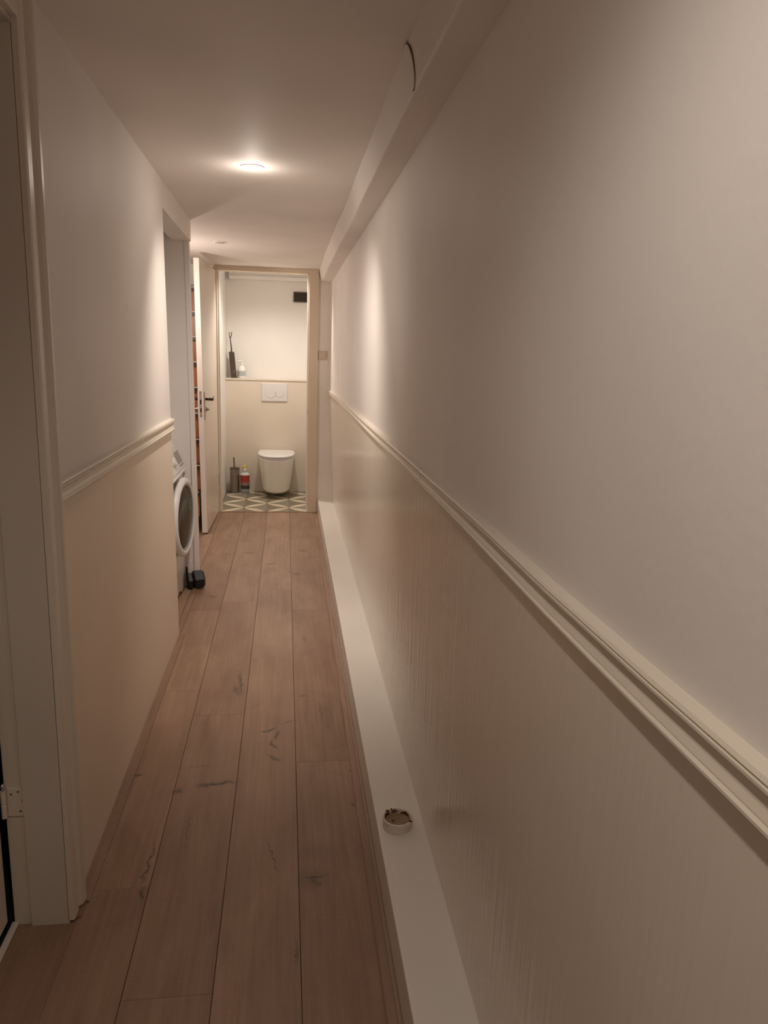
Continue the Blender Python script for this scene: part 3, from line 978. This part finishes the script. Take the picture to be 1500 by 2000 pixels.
# porthole door, ajar by a few degrees
AD = math.radians(6)
dn = Vector((math.cos(AD), -math.sin(AD), 0))
dc = Vector((-.572, 4.165, .512))
bm = bmesh.new()
lathe(bm, dc, dn, [(.165, -.005), (.214, -.005), (.222, .004), (.222, .014), (.212, .024), (.202, .029), (.190, .027), (.182, .019), (.176, .008), (.165, -.005)], 48)
door = obj('porthole_door', bm, M_ENAMEL, t, smooth=True)
bm = bmesh.new()
lathe(bm, dc, dn, [(.182, .010), (.177, .016), (.160, .020), (.10, .022), (0, .023)], 48)
obj('glass', bm, M_GLASS, door, smooth=True)
bm = bmesh.new()
lathe(bm, dc, dn, [(.184, .018), (.187, .023), (.181, .024), (.176, .015), (.184, .018)], 48)
obj('glass_seal', bm, M_GREYPL, door)
bm = bmesh.new()
lathe(bm, (XF - .004, 4.165, .512), (1, 0, 0), [(.185, 0), (.225, 0), (.225, .008), (.185, .010), (.185, 0)], 48)
obj('door_gasket', bm, M_GREYPL, t)

# ================================================================== black hand weight by the post
t = empty('hand_weight', (-.545, 4.50, 0))
tag(t, 'small black faceted hand weight on the floor by the niche corner', 'hand weight')
axw = Vector((.90, .30, .06)).normalized()
c0 = Vector((-.572, 4.462, .054))
def hexhead(bm, c, ax, r, th):
    u = (Vector((0, 0, 1)) - ax * ax.z).normalized()
    v = ax.cross(u)
    def ring(k, h): return [c + ax * h + (u * math.cos(PI / 3 * i + .35) + v * math.sin(PI / 3 * i + .35)) * k for i in range(6)]
    loft(bm, [ring(r * .78, -th), ring(r, -th * .72), ring(r, th * .72), ring(r * .78, th)])
bm = bmesh.new()
hexhead(bm, c0 + axw * .048, axw, .058, .034)
obj('head', bm, M_BLACK, t)
bm = bmesh.new()
hexhead(bm, c0 - axw * .004 + Vector((0, -.004, .0)), axw, .050, .014)
obj('head', bm, M_BLACK, t)
bm = bmesh.new()
tube(bm, [c0 - axw * .01, c0 + axw * .05], .014, 12)
obj('grip', bm, M_STEEL, t)
bm = bmesh.new()
tube(bm, [(-.590, 4.455, .08), (-.592, 4.458, .115), (-.591, 4.458, .138)], [.008, .008, .006], 10)
obj('strap_loop', bm, M_BLACK, t)

# ================================================================== stub ring on the ledge
t = empty('pipe_stub', (.317, 1.845, .1255))
tag(t, 'short white round stub with rusty rim and sandy filling on the ledge', 'pipe stub')
cz = .1258
cxs, cys = .3165, 1.848
bm = bmesh.new()
lathe(bm, (cxs, cys, cz), (0, 0, 1), [(.0385, 0), (.0415, 0), (.0415, .017), (.0425, .019), (.0425, .0265), (.0412, .028), (.0380, .028), (.0370, .026), (.0370, .004), (.0385, 0)], 48)
obj('wall', bm, M_STUB, t)
bm = bmesh.new()
n = 40
cen = bm.verts.new((cxs, cys, cz + .015))
prev = None
for r in (.010, .02, .03, .0372):
    cur = []
    for i in range(n):
        a = 2 * PI * i / n
        h = .0145 + .0018 * math.sin(3 * a + r * 200) + .0012 * math.sin(7 * a - r * 310) + (.002 if r > .035 else 0)
        cur.append(bm.verts.new((cxs + r * math.cos(a), cys + r * math.sin(a), cz + h)))
    for i in range(n):
        j = (i + 1) % n
        if prev is None:
            bm.faces.new((cen, cur[i], cur[j]))
        else:
            bm.faces.new((prev[i], cur[i], cur[j], prev[j]))
    prev = cur
obj('filling', bm, M_SAND, t, smooth=True)
# ragged rust along the inside of the rim and two patches on top
bm = bmesh.new()
for a0, a1, zlo, zhi, rin in ((.25, 1.25, .013, .0275, .0345), (1.35, 2.0, .018, .0282, .0355), (2.0, 3.0, .010, .0285, .0335), (-.5, .15, .015, .0265, .036)):
    k = 14
    inn, out = [], []
    for i in range(k + 1):
        a = a0 + (a1 - a0) * i / k
        e = math.sin(PI * i / k) ** .5
        jit = .0015 * math.sin(i * 2.7)
        inn.append(((cxs + (rin + jit + (1 - e) * (.0368 - rin)) * math.cos(a), cys + (rin + jit + (1 - e) * (.0368 - rin)) * math.sin(a)), zlo + (1 - e) * .004))
        out.append(((cxs + .0374 * math.cos(a), cys + .0374 * math.sin(a)), zlo + e * (zhi - zlo)))
    loft(bm, [[(p[0], p[1], cz + z) for p, z in inn], [(p[0], p[1], cz + z) for p, z in out]], closed=False)
for a, s in ((2.25, .006), (-.62, .0055), (1.9, .004)):
    lathe(bm, (cxs + .0395 * math.cos(a), cys + .0395 * math.sin(a), cz + .0268), (0, 0, 1), [(0, .0028), (s * .6, .0024), (s, 0), (0, -.001)], 9)
obj('rust_crust', bm, M_RUST, t, smooth=True)
bm = bmesh.new()
lathe(bm, (cxs - .012, cys + .002, cz + .0150), (0, 0, 1), [(0, .002), (.0035, .0015), (.004, 0)], 10)
obj('dark_speck', bm, M_CARD, t)

# ================================================================== staircase behind the open door
t = empty('staircase', (-1.1, 6.3, 0))
tag(t, 'steep orange wooden staircase glimpsed behind the open toilet door', 'staircase')
SX0, SX1 = -1.55, -.684
rise, run, y0s, z0s = .2035, .078, 6.02, .322
for k in range(-1, 9):
    zt = z0s + rise * k
    yt = y0s + run * k
    if zt > 2.0:
        break
    box('tread', SX0 + .03, SX1, yt - .03, yt + run + .004, zt - .034, zt, M_TREAD, t, bevel=.002)
    box('riser', SX0 + .03, SX1 - .002, yt + .004, yt + .020, max(.0, zt - rise), zt - .034, M_STAIR, t)
    box('lit_nosing_strip', SX0 + .03, SX1, yt - .034, yt - .028, zt - .007, zt + .001, M_SIDE, t)  # pale strip paints in the lit front edge of the tread
bm = bmesh.new()
c = [(SX0, 5.86, 0), (SX0, 5.86, .28), (SX0, 6.68, 2.08), (SX0, 6.745, 2.08), (SX0, 6.745, 1.6), (SX0, 6.06, 0)]
loft(bm, [c, [(p[0] + .03, p[1], p[2]) for p in c]])
obj('stringer', bm, M_STAIR, t)

# ================================================================== lamps
def lamp_data(name, kind, energy, size, col=WARM):
    l = bpy.data.lights.new(name, kind)
    l.energy = energy
    l.color = col
    l.shadow_soft_size = size
    return l
M_LENS = emit('lit lamp lens', (1.0, 0.90, 0.78), 30.0)
M_LENS_OFF = paint('unlit lamp lens', (0.45, 0.42, 0.40), 0.3, bump=0)
def downlight(x, y, label, lit, tilt=(0, 0), power=0.0, glow=0.0, cone=130, blend=.6, z=CEIL, lens=None, group='recessed ceiling downlights'):
    t = empty('downlight', (x, y, z))
    tag(t, label, 'downlight', group)
    bm = bmesh.new()
    lathe(bm, (x, y, z), (0, 0, -1), [(.034, .0), (.046, -.001), (.047, .001), (.044, .0035), (.036, .0045), (.034, .003), (.034, 0)], 40)
    obj('trim_ring', bm, M_WHITE if lit else M_CEIL, t, smooth=True)
    bm = bmesh.new()
    lathe(bm, (x, y, z), (0, 0, -1), [(.034, -.001), (.032, .003), (.022, .0065), (0, .008)], 32)
    obj('lens', bm, lens or (M_LENS if lit else M_LENS_OFF), t, smooth=True)
    if lit:
        l = lamp_data('downlight beam', 'SPOT', power, .03)
        l.spot_size = math.radians(cone)
        l.spot_blend = blend
        o = bpy.data.objects.new('beam', l)
        COL.objects.link(o)
        o.parent = t
        o.location = (0, 0, -.016)
        o.rotation_euler = (tilt[0], tilt[1], 0)
        l = lamp_data('downlight spill', 'POINT', glow, .03)  # bare point light added below the fitting to brighten the ceiling
        o = bpy.data.objects.new('added_fill', l)
        COL.objects.link(o)
        o.parent = t
        o.location = (0, 0, -.085)
    return t
downlight(-.132, 3.21, 'lit recessed downlight in the corridor ceiling', True, (math.radians(27), math.radians(-3.5)), P_HALL, P_HALL_FILL, 126, 1.0)
downlight(-.437, 5.37, 'unlit recessed downlight in the ceiling near the toilet door', False)
downlight(-.10, 0.42, 'lit recessed downlight above the near end of the corridor', True, (math.radians(12), math.radians(-6)), P_NEAR, P_NEAR_FILL, 124, .9)
# pendant bulb in the stair room (hidden by the niche wall)
t = empty('pendant_lamp', (-.93, 5.42, 1.78))
tag(t, 'bare bulb pendant in the stair room hidden behind the niche wall', 'lamp')
bm = bmesh.new()
lathe(bm, (-.93, 5.42, 1.78), (0, 0, 1), [(0, 0), (.02, .004), (.032, .022), (.034, .04), (.026, .066), (.014, .084), (.013, .095)], 20)
obj('bulb', bm, emit('lit bulb', (1.0, .82, .62), 12.0), t, smooth=True)
bm = bmesh.new()
lathe(bm, (-.93, 5.42, 1.875), (0, 0, 1), [(0, 0), (.017, 0), (.017, .045), (.004, .05), (.004, CEIL - 1.875)], 14)
obj('holder_and_cord', bm, M_BLACK, t)
l = lamp_data('pendant light', 'POINT', P_SIDE, .035, (1.0, .86, .76))
o = bpy.data.objects.new('glow', l)
COL.objects.link(o)
o.parent = t
o.location = (0, -.0, -.04)
# toilet ceiling lamp (above the door head)
t = empty('ceiling_lamp', (-.08, 6.965, TZ - .06))
tag(t, 'round ceiling lamp inside the toilet hidden above the door head', 'lamp')
bm = bmesh.new()
lathe(bm, (-.08, 6.965, TZ), (0, 0, -1), [(.11, 0), (.11, .012), (0, .012)], 32)
obj('base', bm, M_WHITE, t)
bm = bmesh.new()
lathe(bm, (-.08, 6.965, TZ - .012), (0, 0, -1), [(.10, 0), (.098, .02), (.07, .045), (.03, .055), (0, .057)], 32)
obj('shade', bm, emit('lit lamp shade', (1.0, .92, .82), 3.0), t, smooth=True)
l = lamp_data('toilet light', 'SPOT', P_TOILET, .05, (1.0, .92, .82))
l.spot_size = math.radians(156)
l.spot_blend = .7
o = bpy.data.objects.new('glow', l)
COL.objects.link(o)
o.parent = t
o.location = (0, 0, -.06)
